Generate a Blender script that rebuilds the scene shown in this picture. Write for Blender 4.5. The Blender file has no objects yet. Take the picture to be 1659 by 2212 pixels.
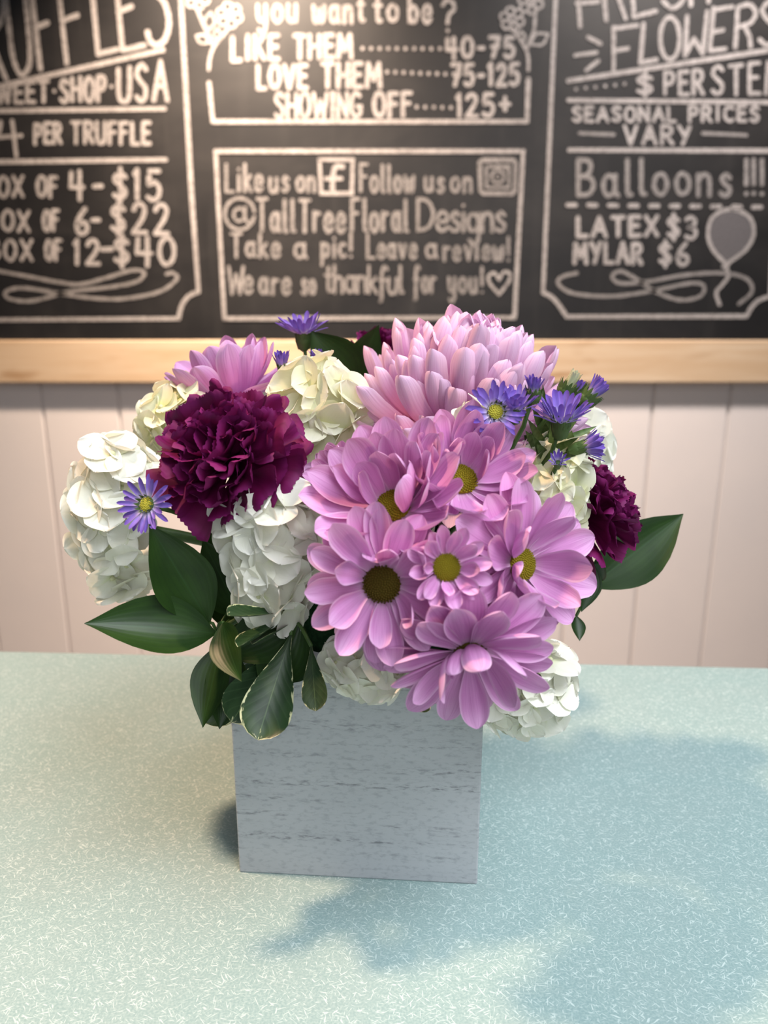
import bpy, math, random
from mathutils import Vector, Matrix, Quaternion

random.seed(7)
SC = bpy.context.scene
COL = SC.collection
PI = math.pi

# ------------------------------------------------------------------ camera
F_PX, W_PX, H_PX = 1700.0, 1659, 2212
PITCH = math.radians(15.0)
TZ = 0.90                                   # counter top height
CAM = Vector((0.0, 0.0, TZ + 0.294))
cam_d = bpy.data.cameras.new('camera')
cam_d.sensor_fit = 'VERTICAL'
cam_d.sensor_height = 36.0
cam_d.lens = 36.0 * F_PX / H_PX
cam_d.clip_start = 0.02
cam_d.dof.use_dof = True
cam_d.dof.focus_distance = 0.375
cam_d.dof.aperture_fstop = 8.2
cam = bpy.data.objects.new('camera', cam_d)
COL.objects.link(cam)
cam.location = CAM
cam.rotation_euler = (math.radians(90) - PITCH, 0, 0)
SC.camera = cam

# ------------------------------------------------------------------ light
SC.view_settings.view_transform = 'Standard'
SC.view_settings.look = 'None'
SC.view_settings.gamma = 1.0
SC.view_settings.exposure = 0.0
world = bpy.data.worlds.new('room_light')
SC.world = world
world.use_nodes = True
bg = world.node_tree.nodes['Background']
bg.inputs[0].default_value = (0.80, 0.88, 1.0, 1)
bg.inputs[1].default_value = 0.09


def area(name, loc, target, power, color, size, size_y=None, spread=180):
    d = bpy.data.lights.new(name, 'AREA')
    d.energy = power
    d.color = color
    if size_y:
        d.shape = 'RECTANGLE'; d.size = size; d.size_y = size_y
    else:
        d.shape = 'DISK'; d.size = size
    d.spread = math.radians(spread)
    o = bpy.data.objects.new(name, d)
    COL.objects.link(o)
    o.location = loc
    o.rotation_euler = (Vector(target) - Vector(loc)).to_track_quat('-Z', 'Y').to_euler()
    return o


area('ceiling_lamp', (-0.78, 0.44, 2.70), (-0.45, 0.42, TZ), 15, (1.0, 0.65, 0.42), 0.15, spread=100)
area('counter_panel_light', (0.74, -0.20, 2.45), (0.24, 0.30, TZ), 14.5, (0.90, 0.94, 1.0), 1.3, 1.0, spread=90)
area('window_daylight', (0.45, -1.35, 1.75), (0.05, 0.40, 1.0), 6.0, (0.88, 0.94, 1.0), 1.5, 1.2, spread=110)
area('board_lamp', (-0.36, 1.71, 2.36), (-0.33, 2.2, 0.9), 40, (1.0, 0.78, 0.60), 0.10, spread=96)
area('board_lamp', (0.85, 1.50, 2.75), (0.75, 2.2, 1.0), 27, (1.0, 0.90, 0.84), 0.18, spread=96)

RX = Vector((1, 0, 0))
UP = Vector((0, math.sin(PITCH), math.cos(PITCH)))
FW = Vector((0, math.cos(PITCH), -math.sin(PITCH)))


def ray(px, py):
    return RX * ((px - W_PX / 2) / F_PX) + UP * (-(py - H_PX / 2) / F_PX) + FW


def at(px, py, y):
    d = ray(px, py)
    return CAM + d * (y / d.y)


def mpp(px, py, y):
    return (y / ray(px, py).y) / F_PX


def on_table(px, py, z=TZ):
    d = ray(px, py)
    return CAM + d * ((z - CAM.z) / d.z)


# ------------------------------------------------------------------ mesh helpers
class MB:
    def __init__(self):
        self.v = []; self.f = []; self.uv = []

    def add(self, verts, faces, uvs=None):
        n = len(self.v)
        self.v += [tuple(p) for p in verts]
        self.uv += list(uvs) if uvs else [(0.5, 0.5)] * len(verts)
        self.f += [tuple(i + n for i in f) for f in faces]

    def box(self, lo, hi, M=None):
        (a, b, c), (d, e, f) = lo, hi
        vs = [Vector(p) for p in ((a, b, c), (d, b, c), (d, e, c), (a, e, c), (a, b, f), (d, b, f), (d, e, f), (a, e, f))]
        if M: vs = [M @ p for p in vs]
        self.add(vs, [(0, 3, 2, 1), (4, 5, 6, 7), (0, 1, 5, 4), (1, 2, 6, 5), (2, 3, 7, 6), (3, 0, 4, 7)])

    def tube(self, pts, radii, n=6):
        pts = [Vector(p) for p in pts]
        rings = []; verts = []; uvs = []
        ref = Vector((0.13, 0.97, 0.2))
        for i, p in enumerate(pts):
            t = (pts[min(i + 1, len(pts) - 1)] - pts[max(i - 1, 0)]).normalized()
            a = t.cross(ref)
            if a.length < 1e-4: a = t.cross(Vector((1, 0, 0)))
            a.normalize(); b = t.cross(a)
            r = radii[i] if isinstance(radii, (list, tuple)) else radii
            for k in range(n):
                an = 2 * PI * k / n
                verts.append(p + a * (r * math.cos(an)) + b * (r * math.sin(an)))
                uvs.append((k / n, i / max(1, len(pts) - 1)))
        fs = []
        for i in range(len(pts) - 1):
            for k in range(n):
                k2 = (k + 1) % n
                fs.append((i * n + k, i * n + k2, (i + 1) * n + k2, (i + 1) * n + k))
        fs.append(tuple(range(n - 1, -1, -1)))
        fs.append(tuple((len(pts) - 1) * n + k for k in range(n)))
        self.add(verts, fs, uvs)

    def ball(self, c, rx, ry, rz, seg=8, rings=5, M=None):
        c = Vector(c); verts = []; fs = []
        for j in range(rings + 1):
            th = PI * j / rings
            for i in range(seg):
                ph = 2 * PI * i / seg
                p = Vector((rx * math.sin(th) * math.cos(ph), ry * math.sin(th) * math.sin(ph), rz * math.cos(th)))
                if M: p = M @ p
                verts.append(c + p)
        for j in range(rings):
            for i in range(seg):
                i2 = (i + 1) % seg
                fs.append((j * seg + i, (j + 1) * seg + i, (j + 1) * seg + i2, j * seg + i2))
        self.add(verts, fs)

    def mesh(self, name, smooth=True):
        me = bpy.data.meshes.new(name)
        me.from_pydata(self.v, [], self.f)
        l = me.uv_layers.new(name='UVMap')
        for lp in me.loops:
            l.data[lp.index].uv = self.uv[lp.vertex_index]
        if smooth:
            me.polygons.foreach_set('use_smooth', [True] * len(me.polygons))
        me.update()
        return me


def obj(name, me, mat=None, parent=None, M=None):
    if isinstance(me, MB): me = me.mesh(name)
    o = bpy.data.objects.new(name, me)
    COL.objects.link(o)
    if mat is not None and not me.materials: me.materials.append(mat)
    if parent is not None: o.parent = parent
    if M is not None: o.matrix_basis = M
    return o


def tag(o, label, cat, group=None):
    o['label'] = label; o['category'] = cat
    if group: o['group'] = group
    return o


def thing(name, label, cat, M=None, group=None):
    o = bpy.data.objects.new(name, None)
    o.empty_display_size = 0.02
    COL.objects.link(o)
    if M is not None: o.matrix_basis = M
    return tag(o, label, cat, group)


def struct(name, mb, mat, smooth=False):
    o = obj(name, mb.mesh(name, smooth), mat)
    o['kind'] = 'structure'
    return o


def frame(pos, axis, spin=0.0):
    q = Vector(axis).normalized().to_track_quat('Z', 'Y')
    return Matrix.Translation(pos) @ q.to_matrix().to_4x4() @ Matrix.Rotation(spin, 4, 'Z')


def interp(tab, v):
    for (a, x), (b, y) in zip(tab, tab[1:]):
        if v <= b:
            t = (v - a) / (b - a) if b > a else 0
            return x + (y - x) * t
    return tab[-1][1]


# ------------------------------------------------------------------ materials
class NT:
    """small node-tree writer"""
    def __init__(self, name):
        self.m = bpy.data.materials.new(name)
        self.m.use_nodes = True
        self.t = self.m.node_tree
        self.b = self.t.nodes['Principled BSDF']
        self.out = self.t.nodes['Material Output']

    def n(self, typ, **kw):
        nd = self.t.nodes.new('ShaderNode' + typ)
        for k, v in kw.items():
            if k.startswith('i_'):
                key = k[2:]
                key = int(key) if key.isdigit() else key.replace('_', ' ')
                self.set(nd.inputs[key], v)
            else:
                setattr(nd, k, v)
        return nd

    def set(self, sock, v):
        if hasattr(v, 'is_output'): self.t.links.new(v, sock)
        elif hasattr(v, 'outputs'): self.t.links.new(v.outputs[0], sock)
        else:
            if isinstance(v, (tuple, list)) and len(v) == 3 and sock.type == 'RGBA': v = (*v, 1)
            sock.default_value = v

    def math(self, op, a, b=0.0, clamp=False):
        nd = self.n('Math', operation=op, use_clamp=clamp)
        self.set(nd.inputs[0], a); self.set(nd.inputs[1], b)
        return nd.outputs[0]

    def mix(self, f, a, b, blend='MIX'):
        nd = self.n('Mix', data_type='RGBA', blend_type=blend)
        self.set(nd.inputs[0], f); self.set(nd.inputs[6], a); self.set(nd.inputs[7], b)
        return nd.outputs[2]

    def ramp(self, f, lo, hi):
        nd = self.n('MapRange', interpolation_type='SMOOTHSTEP')
        self.set(nd.inputs[0], f)
        nd.inputs[1].default_value = lo; nd.inputs[2].default_value = hi
        return nd.outputs[0]

    def noise(self, vec, scale, detail=2, rough=0.5, dist=0.0):
        nd = self.n('TexNoise')
        self.set(nd.inputs['Vector'], vec)
        nd.inputs['Scale'].default_value = scale
        nd.inputs['Detail'].default_value = detail
        nd.inputs['Roughness'].default_value = rough
        nd.inputs['Distortion'].default_value = dist
        return nd.outputs[0]

    def mapping(self, vec, loc=(0, 0, 0), rot=(0, 0, 0), scale=(1, 1, 1)):
        nd = self.n('Mapping')
        self.set(nd.inputs[0], vec)
        nd.inputs[1].default_value = loc; nd.inputs[2].default_value = rot; nd.inputs[3].default_value = scale
        return nd.outputs[0]

    def coord(self, which='Object'):
        return self.n('TexCoord').outputs[which]

    def bump(self, h, strength=0.2, dist=0.001):
        nd = self.n('Bump')
        self.set(nd.inputs['Height'], h)
        nd.inputs['Strength'].default_value = strength
        nd.inputs['Distance'].default_value = dist
        self.t.links.new(nd.outputs[0], self.b.inputs['Normal'])

    def done(self, col=None, rough=0.5, spec=0.5, trans=0.0, tcol=None):
        if col is not None: self.set(self.b.inputs['Base Color'], col)
        self.b.inputs['Roughness'].default_value = rough
        self.b.inputs['Specular IOR Level'].default_value = spec
        if trans > 0:
            tr = self.n('BsdfTranslucent')
            self.set(tr.inputs[0], tcol if tcol is not None else col)
            mx = self.n('MixShader')
            mx.inputs[0].default_value = trans
            self.t.links.new(self.b.outputs[0], mx.inputs[1])
            self.t.links.new(tr.outputs[0], mx.inputs[2])
            self.t.links.new(mx.outputs[0], self.out.inputs[0])
        return self.m


def petal_mat(name, base, mid, tip, vein, trans=0.25, rough=0.55, streak=(26, 1.2), vamt=0.35, spec=0.25, stops=(0.0, 0.22, 0.55, 1.0), var=0.12, edge=0.0):
    t = NT(name)
    uv = t.coord('UV')
    sep = t.n('SeparateXYZ'); t.set(sep.inputs[0], uv)
    v = sep.outputs[1]
    rnd = t.n('ObjectInfo').outputs['Random']
    c = t.mix(t.ramp(v, stops[0], stops[1]), base, mid)
    c = t.mix(t.ramp(v, stops[2], stops[3]), c, tip)
    if edge:
        au = t.math('ABSOLUTE', t.math('SUBTRACT', sep.outputs[0], 0.5))
        c = t.mix(t.math('MULTIPLY', t.ramp(au, 0.38, 0.5), edge), c, (0.86, 0.66, 0.82))  # thin rim light painted into the colour along the petal edges
    off = t.n('CombineXYZ'); t.set(off.inputs[0], t.math('MULTIPLY', rnd, 37.0)); t.set(off.inputs[1], t.math('MULTIPLY', rnd, 11.0))
    va = t.n('VectorMath', operation='ADD'); t.set(va.inputs[0], t.mapping(uv, scale=(streak[0], streak[1], 1))); t.set(va.inputs[1], off)
    nz = t.noise(va.outputs[0], 1.0, 2, 0.5)
    c = t.mix(t.math('MULTIPLY', t.ramp(nz, 0.45, 0.75), vamt), c, vein)
    k = t.math('ADD', t.math('MULTIPLY', rnd, var * 2), 1.0 - var)
    kc = t.n('CombineXYZ')
    for i in range(3): t.set(kc.inputs[i], k)
    c = t.mix(1.0, c, kc.outputs[0], 'MULTIPLY')
    t.bump(nz, 0.25, 0.0006)
    return t.done(c, rough, spec, trans)


def plain(name, col, rough=0.5, spec=0.4, trans=0.0, nscale=0, col2=None, bump=0.0):
    t = NT(name)
    c = col
    if nscale:
        nz = t.noise(t.coord('Object'), nscale, 4, 0.6)
        c = t.mix(t.ramp(nz, 0.35, 0.65), col, col2 or col)
        if bump: t.bump(nz, bump, 0.001)
    return t.done(c, rough, spec, trans)


M_PINK = petal_mat('pink_petal', (0.64, 0.38, 0.56), (0.62, 0.275, 0.545), (0.70, 0.40, 0.65), (0.45, 0.15, 0.39), 0.20, vamt=0.62, edge=0.45)
M_PALE = petal_mat('pale_pink_petal', (0.55, 0.18, 0.42), (0.68, 0.36, 0.58), (0.80, 0.56, 0.74), (0.58, 0.26, 0.48), 0.22, vamt=0.4, stops=(0, 0.5, 0.5, 1.0), edge=0.35)
M_BURG = petal_mat('burgundy_petal', (0.15, 0.003, 0.040), (0.128, 0.003, 0.053), (0.165, 0.010, 0.095), (0.06, 0.001, 0.022), 0.16, rough=0.6, streak=(10, 1.5), vamt=0.55, spec=0.2, stops=(0, 0.4, 0.82, 1.0))
M_WHITE = petal_mat('white_petal', (0.74, 0.78, 0.54), (0.83, 0.825, 0.72), (0.85, 0.84, 0.77), (0.74, 0.74, 0.60), 0.30, streak=(9, 2), vamt=0.3, stops=(0, 0.35, 0.6, 1.0), var=0.05)
M_CREAM = petal_mat('cream_petal', (0.70, 0.74, 0.36), (0.82, 0.81, 0.58), (0.86, 0.84, 0.70), (0.74, 0.75, 0.48), 0.30, streak=(9, 2), vamt=0.3, stops=(0, 0.5, 0.55, 1.0), var=0.05)
M_VIOL = petal_mat('violet_petal', (0.66, 0.60, 0.74), (0.25, 0.165, 0.56), (0.165, 0.085, 0.43), (0.12, 0.055, 0.35), 0.22, streak=(12, 1), vamt=0.35, stops=(0.05, 0.5, 0.5, 1.0), var=0.2)
M_BUD = petal_mat('pale_bud_petal', (0.62, 0.66, 0.36), (0.70, 0.72, 0.45), (0.60, 0.60, 0.42), (0.5, 0.55, 0.3), 0.2)
M_DISC = plain('flower_eye', (0.30, 0.235, 0.012), 0.75, 0.15, 0, 260, (0.17, 0.15, 0.010), 0.3)
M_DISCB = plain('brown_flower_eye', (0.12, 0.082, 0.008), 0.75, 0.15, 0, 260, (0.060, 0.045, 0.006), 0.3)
M_YEL = plain('yellow_flower_eye', (0.60, 0.50, 0.06), 0.75, 0.15, 0, 500, (0.40, 0.42, 0.06))
M_EYE = plain('floret_eye', (0.55, 0.56, 0.34), 0.6, 0.3)
M_STEM = plain('green_stem', (0.055, 0.11, 0.022), 0.5, 0.4, 0, 120, (0.035, 0.08, 0.016))
M_PEDI = plain('pale_stem', (0.42, 0.50, 0.22), 0.6, 0.3)
M_CALYX = plain('green_calyx', (0.045, 0.085, 0.018), 0.55, 0.3, 0, 300, (0.085, 0.14, 0.04))
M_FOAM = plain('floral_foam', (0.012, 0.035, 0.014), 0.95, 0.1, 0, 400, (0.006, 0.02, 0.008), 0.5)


def leaf_mat(name, dark, light, variegated=False):
    t = NT(name)
    uv = t.coord('UV')
    sep = t.n('SeparateXYZ'); t.set(sep.inputs[0], uv)
    u, v = sep.outputs[0], sep.outputs[1]
    au = t.math('ABSOLUTE', t.math('SUBTRACT', u, 0.5))          # 0 at midrib, .5 at edge
    rnd = t.n('ObjectInfo').outputs['Random']
    off = t.n('CombineXYZ'); t.set(off.inputs[0], t.math('MULTIPLY', rnd, 19.0)); t.set(off.inputs[1], t.math('MULTIPLY', rnd, 7.0))
    va = t.n('VectorMath', operation='ADD'); t.set(va.inputs[0], uv); t.set(va.inputs[1], off)
    nz = t.noise(va.outputs[0], 3.0, 3)
    c = t.mix(t.ramp(nz, 0.3, 0.7), dark, light)
    if variegated:
        w = t.n('TexWave', bands_direction='Y')
        mp = t.n('CombineXYZ'); t.set(mp.inputs[0], au); t.set(mp.inputs[1], t.math('SUBTRACT', v, t.math('MULTIPLY', au, 0.5)))
        t.set(w.inputs['Vector'], mp.outputs[0]); w.inputs['Scale'].default_value = 2.6; w.inputs['Distortion'].default_value = 1.5
        h = w.outputs[1]
        c = t.mix(t.math('MULTIPLY', t.ramp(h, 0.9, 1.0), 0.22), c, (0.06, 0.11, 0.045))
        edge = t.math('MAXIMUM', au, t.math('MULTIPLY', t.math('SUBTRACT', v, 0.40), 0.80))
        big = t.noise(t.mapping(va.outputs[0], scale=(6, 5, 1)), 1.0, 3, 0.7, 0.6)
        e2 = t.math('ADD', edge, t.math('MULTIPLY', t.math('SUBTRACT', big, 0.5), 0.42))
        c = t.mix(t.ramp(e2, 0.472, 0.505), c, (0.62, 0.63, 0.36))
    else:
        w = t.n('TexWave', bands_direction='X')
        t.set(w.inputs['Vector'], uv); w.inputs['Scale'].default_value = 3.2; w.inputs['Distortion'].default_value = 0.6
        h = w.outputs[1]
        c = t.mix(t.math('MULTIPLY', t.ramp(h, 0.8, 1.0), 0.22), c, (0.006, 0.020, 0.005))
    c = t.mix(t.math('MULTIPLY', t.ramp(au, 0.018, 0.004), 0.6), c, (0.10, 0.17, 0.06) if variegated else (0.02, 0.06, 0.015))
    bf = t.n('NewGeometry').outputs['Backfacing']
    c = t.mix(t.math('MULTIPLY', bf, 0.35), c, (0.05, 0.09, 0.035))
    t.bump(h, 0.06, 0.0006)
    return t.done(c, 0.40, 0.34, 0.08)


M_RUSCUS = leaf_mat('dark_leaf', (0.012, 0.034, 0.005), (0.019, 0.050, 0.007))
M_PITTO = leaf_mat('variegated_leaf', (0.012, 0.034, 0.010), (0.022, 0.054, 0.016), True)

# counter laminate: sea-green with pale fibres
t = NT('speckled_laminate')
oc = t.coord('Object')
fib = None
for k, (ang, seed) in enumerate(((0.2, 0), (1.0, 3.1), (1.75, 7.7), (2.5, 12.3), (0.65, 21.0), (2.9, 31.0))):
    wob = t.noise(t.mapping(oc, loc=(seed, seed, 0)), 60, 1)
    wv = t.n('VectorMath', operation='SCALE'); t.set(wv.inputs[0], t.mapping(oc, loc=(seed, -seed, 0), rot=(0, 0, ang), scale=(1, 1, 1)))
    wv.inputs[3].default_value = 1.0
    add = t.n('VectorMath', operation='ADD'); t.set(add.inputs[0], wv.outputs[0])
    cx = t.n('CombineXYZ'); t.set(cx.inputs[1], t.math('MULTIPLY', wob, 0.006)); t.set(add.inputs[1], cx.outputs[0])
    nz = t.noise(t.mapping(add.outputs[0], scale=(190, 1300, 1)), 1.0, 1, 0.4)
    l = t.ramp(nz, 0.66, 0.74)
    fib = l if fib is None else t.math('MAXIMUM', fib, l)
spk = t.noise(oc, 900, 2)
big = t.noise(oc, 25, 3)
c = t.mix(t.ramp(spk, 0.35, 0.7), (0.235, 0.345, 0.338), (0.315, 0.425, 0.410))
c = t.mix(t.math('MULTIPLY', t.ramp(big, 0.3, 0.7), 0.25), c, (0.31, 0.385, 0.37))
c = t.mix(t.math('MULTIPLY', fib, 0.62), c, (0.62, 0.72, 0.69))
M_COUNTER = t.done(c, 0.42, 0.35)

# whitewashed box wood
t = NT('whitewashed_wood')
oc = t.coord('Object')
g1 = t.noise(t.mapping(oc, scale=(130, 130, 560)), 1.0, 3, 0.65)
rows = t.noise(t.mapping(oc, scale=(3, 3, 150)), 1.0, 2, 0.6)
s = t.math('MULTIPLY', t.ramp(g1, 0.48, 0.66), t.ramp(rows, 0.48, 0.64))
g2 = t.noise(t.mapping(oc, scale=(220, 220, 420)), 1.0, 3, 0.6)
lowspk = t.math('MULTIPLY', t.ramp(g2, 0.48, 0.70), 0.38)
c = t.mix(t.noise(t.mapping(oc, scale=(8, 8, 60)), 1.0, 2), (0.37, 0.385, 0.40), (0.46, 0.475, 0.49))
c = t.mix(lowspk, c, (0.22, 0.23, 0.25))
c = t.mix(t.math('MULTIPLY', s, 0.72), c, (0.10, 0.105, 0.115))
t.bump(g1, 0.1, 0.0005)
M_BOX = t.done(c, 0.7, 0.2)

# painted wall panels, board, chalk, pine, floor
M_WALL = plain('painted_panel', (0.54, 0.50, 0.485), 0.6, 0.2, 0, 3, (0.52, 0.485, 0.475))
t = NT('chalkboard_paint')
oc = t.coord('Object')
sm = t.noise(t.mapping(oc, scale=(1.4, 1, 3.0)), 2.0, 5, 0.6, 0.4)
sm2 = t.noise(t.mapping(oc, scale=(14, 1, 1.0)), 1.5, 4, 0.6)
c = t.mix(t.ramp(sm, 0.40, 0.75), (0.0060, 0.0056, 0.0060), (0.0150, 0.0138, 0.0135))
c = t.mix(t.math('MULTIPLY', t.ramp(sm2, 0.5, 0.8), 0.35), c, (0.025, 0.023, 0.0225))
M_BOARD = t.done(c, 0.44, 0.40)


def chalk_mat(name, hi, lo):
    t = NT(name)
    oc = t.coord('Object')
    nz = t.noise(oc, 220, 3, 0.7)
    n2 = t.noise(oc, 9, 2)
    f = t.math('MULTIPLY', t.ramp(nz, 0.30, 0.60), t.math('ADD', t.math('MULTIPLY', n2, 0.7), 0.5), True)
    c = t.mix(f, lo, hi)
    return t.done(c, 0.9, 0.1)


M_CHALK = chalk_mat('chalk', (0.30, 0.28, 0.272), (0.10, 0.09, 0.088))
M_SOFT = chalk_mat('soft_chalk', (0.215, 0.20, 0.195), (0.065, 0.06, 0.058))
M_FILL = chalk_mat('rubbed_chalk', (0.085, 0.08, 0.083), (0.055, 0.052, 0.055))

t = NT('pale_pine')
oc = t.coord('Object')
gr = t.noise(t.mapping(oc, scale=(2.2, 8, 30)), 1.0, 4, 0.6, 0.5)
kn = t.noise(t.mapping(oc, loc=(1.3, 0, 0.2), scale=(4.0, 1, 16)), 1.0, 2, 0.5, 0.3)
c = t.mix(t.ramp(gr, 0.35, 0.70), (0.40, 0.285, 0.18), (0.45, 0.345, 0.24))
c = t.mix(t.math('MULTIPLY', t.ramp(kn, 0.58, 0.78), 0.75), c, (0.25, 0.14, 0.06))
M_PINE = t.done(c, 0.55, 0.3)
M_FLOOR = plain('floor_tile', (0.25, 0.23, 0.21), 0.5, 0.3, 0, 6, (0.21, 0.195, 0.18))
M_CAB = plain('counter_front', (0.50, 0.49, 0.47), 0.5, 0.3)

# ------------------------------------------------------------------ structure
Y_WALL = 2.20
Y_BOARD = 2.182
Y_RAIL = 2.172
mb = MB()
x_g = [at(255, 862, Y_WALL).x + k * (at(1411, 862, Y_WALL).x - at(255, 862, Y_WALL).x) / 7 for k in range(-8, 16)]
for a, b in zip(x_g, x_g[1:]):                                  # V-grooved planks
    g = 0.0055
    prof = [(a, 0.007), (a + 0.0015, 0.007), (a + g, 0.0), (b - g, 0.0), (b - 0.0015, 0.007), (b, 0.007)]
    vs = []
    for x, d in prof:
        vs += [(x, Y_WALL + d, 0.0), (x, Y_WALL + d, 2.8)]
    mb.add(vs, [(2 * i, 2 * i + 2, 2 * i + 3, 2 * i + 1) for i in range(len(prof) - 1)])
mb.box((x_g[0], Y_WALL + 0.0071, 0), (x_g[-1], Y_WALL + 0.08, 2.8))
struct('wall_back', mb, M_WALL)
mb = MB(); mb.box((-3, -3, -0.05), (3, 2.3, 0)); struct('floor', mb, M_FLOOR)

# ------------------------------------------------------------------ counter
e0 = on_table(0, 1404); e1 = on_table(1659, 1440)
sl = (e1.y - e0.y) / (e1.x - e0.x)
ya = e0.y + sl * (-1.3 - e0.x); yb = e0.y + sl * (1.3 - e0.x)
ct = thing('counter', 'sea-green speckled laminate counter holding the white box of flowers', 'counter', Matrix.Translation((0, 0.35, 0)))
mb = MB()
vs = [(-1.3, 0.06 - .35, TZ - .035), (1.3, 0.06 - .35, TZ - .035), (1.3, yb - .35, TZ - .035), (-1.3, ya - .35, TZ - .035)]
vs += [(x, y, TZ) for x, y, z in vs]
mb.add(vs, [(0, 3, 2, 1), (4, 5, 6, 7), (0, 1, 5, 4), (1, 2, 6, 5), (2, 3, 7, 6), (3, 0, 4, 7)])
top = obj('countertop', mb.mesh('countertop', False), M_COUNTER, ct)
bv = top.modifiers.new('edge', 'BEVEL'); bv.width = 0.004; bv.segments = 3
mb = MB(); mb.box((-1.25, 0.10 - .35, 0), (1.25, min(ya, yb) - 0.04 - .35, TZ - .035))
obj('counter_base', mb.mesh('counter_base', False), M_CAB, ct)

# ------------------------------------------------------------------ chalkboard
zb = at(829, 735, Y_RAIL).z
zr = at(829, 827, Y_RAIL).z
BX, BZ1 = 1.62, 2.35
cb = thing('chalkboard', 'large black chalkboard menu in a pale pine frame on the back wall', 'chalkboard', Matrix.Translation((0, Y_WALL, zr)))


def cpart(name, mb, mat, label=None, smooth=False):
    mb.v = [(x, y - Y_WALL, z - zr) for x, y, z in mb.v]
    o = obj(name, mb.mesh(name, smooth), mat, cb)
    if label: o['label'] = label
    return o


mb = MB(); mb.box((-BX, Y_BOARD, zr + 0.02), (BX, Y_WALL - 0.0005, BZ1)); cpart('board_panel', mb, M_BOARD)
for nm, lo, hi in (('frame_rail', (-BX - .09, Y_RAIL, zr), (BX + .09, Y_WALL - .0005, zb)),
                   ('frame_rail', (-BX - .09, Y_RAIL, BZ1), (BX + .09, Y_WALL - .0005, BZ1 + .1)),
                   ('frame_stile', (-BX - .09, Y_RAIL, zb), (-BX, Y_WALL - .0005, BZ1)),
                   ('frame_stile', (BX, Y_RAIL, zb), (BX + .09, Y_WALL - .0005, BZ1))):
    mb = MB(); mb.box(lo, hi); o = cpart(nm, mb, M_PINE)
    bv = o.modifiers.new('edge', 'BEVEL'); bv.width = 0.003; bv.segments = 2

# ---- chalk strokes: polylines drawn with a round stick of chalk
_lift = [0]


def smooth_pts(pts, n=7):
    if len(pts) < 3: return pts
    P = [pts[0]] + list(pts) + [pts[-1]]
    out = []
    for i in range(1, len(P) - 2):
        p0, p1, p2, p3 = P[i - 1], P[i], P[i + 1], P[i + 2]
        for k in range(n):
            s = k / n
            out.append(tuple(0.5 * (2 * p1[j] + (p2[j] - p0[j]) * s + (2 * p0[j] - 5 * p1[j] + 4 * p2[j] - p3[j]) * s * s
                                    + (3 * p1[j] - p0[j] - 3 * p2[j] + p3[j]) * s ** 3) for j in (0, 1)))
    out.append(tuple(pts[-1]))
    return out


def stroke(mb, pts, w):
    """pts in photograph pixels on the board plane, w stroke width in the same unit"""
    _lift[0] = (_lift[0] + 1) % 30
    y = Y_BOARD - 0.0006 - 0.00006 * _lift[0]
    P = [at(p[0], p[1], Y_BOARD) for p in pts]
    P = [(p.x, p.z) for p in P]
    r = w * .43 * mpp(829, 400, Y_BOARD)
    if len(P) == 1:
        mb.add([(P[0][0] + r * math.cos(PI * k / 6), y, P[0][1] + r * math.sin(PI * k / 6)) for k in range(12)], [tuple(range(12))])
        return
    Q = [P[0]]
    for p in P[1:]:
        if math.hypot(p[0] - Q[-1][0], p[1] - Q[-1][1]) > 1e-6: Q.append(p)
    P = Q
    nv = len(P)
    L = []; R = []
    for i in range(nv):
        def dr(a, b):
            dx, dz = b[0] - a[0], b[1] - a[1]; l = math.hypot(dx, dz) or 1; return dx / l, dz / l
        d0 = dr(P[max(i - 1, 0)], P[max(i, 1)]) if i else dr(P[0], P[1])
        d1 = dr(P[i], P[i + 1]) if i < nv - 1 else d0
        cosang = d0[0] * d1[0] + d0[1] * d1[1]
        tx, tz = d0[0] + d1[0], d0[1] + d1[1]
        l = math.hypot(tx, tz)
        if l < 0.3: tx, tz = d1; l = 1
        nx, nz = -tz / l, tx / l
        k = min(1.6, 1 / max(0.5, math.sqrt(max(0.0, (1 + cosang) / 2))))
        rr = r * (1 + 0.10 * math.sin(i * 1.7 + P[0][0] * 50))
        L.append((P[i][0] + nx * rr * k, y, P[i][1] + nz * rr * k)); R.append((P[i][0] - nx * rr * k, y, P[i][1] - nz * rr * k))
    mb.add(L + R, [(i, i + 1, nv + i + 1, nv + i) for i in range(nv - 1)])
    for ci, c in enumerate((P[0], P[-1])):
        n = 10
        mb.add([(c[0] + r * math.cos(2 * PI * k / n), y + 0.00002 + 0.00002 * ci, c[1] + r * math.sin(2 * PI * k / n)) for k in range(n)], [tuple(range(n))])


def E(cx, cy, rx, ry, a0, a1, n=14):
    return [(cx + rx * math.cos(math.radians(a0 + (a1 - a0) * k / n)), cy + ry * math.sin(math.radians(a0 + (a1 - a0) * k / n))) for k in range(n + 1)]


def L(*a):
    return [(a[i], a[i + 1]) for i in range(0, len(a), 2)]


def S(*a):
    return smooth_pts(L(*a))


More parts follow.
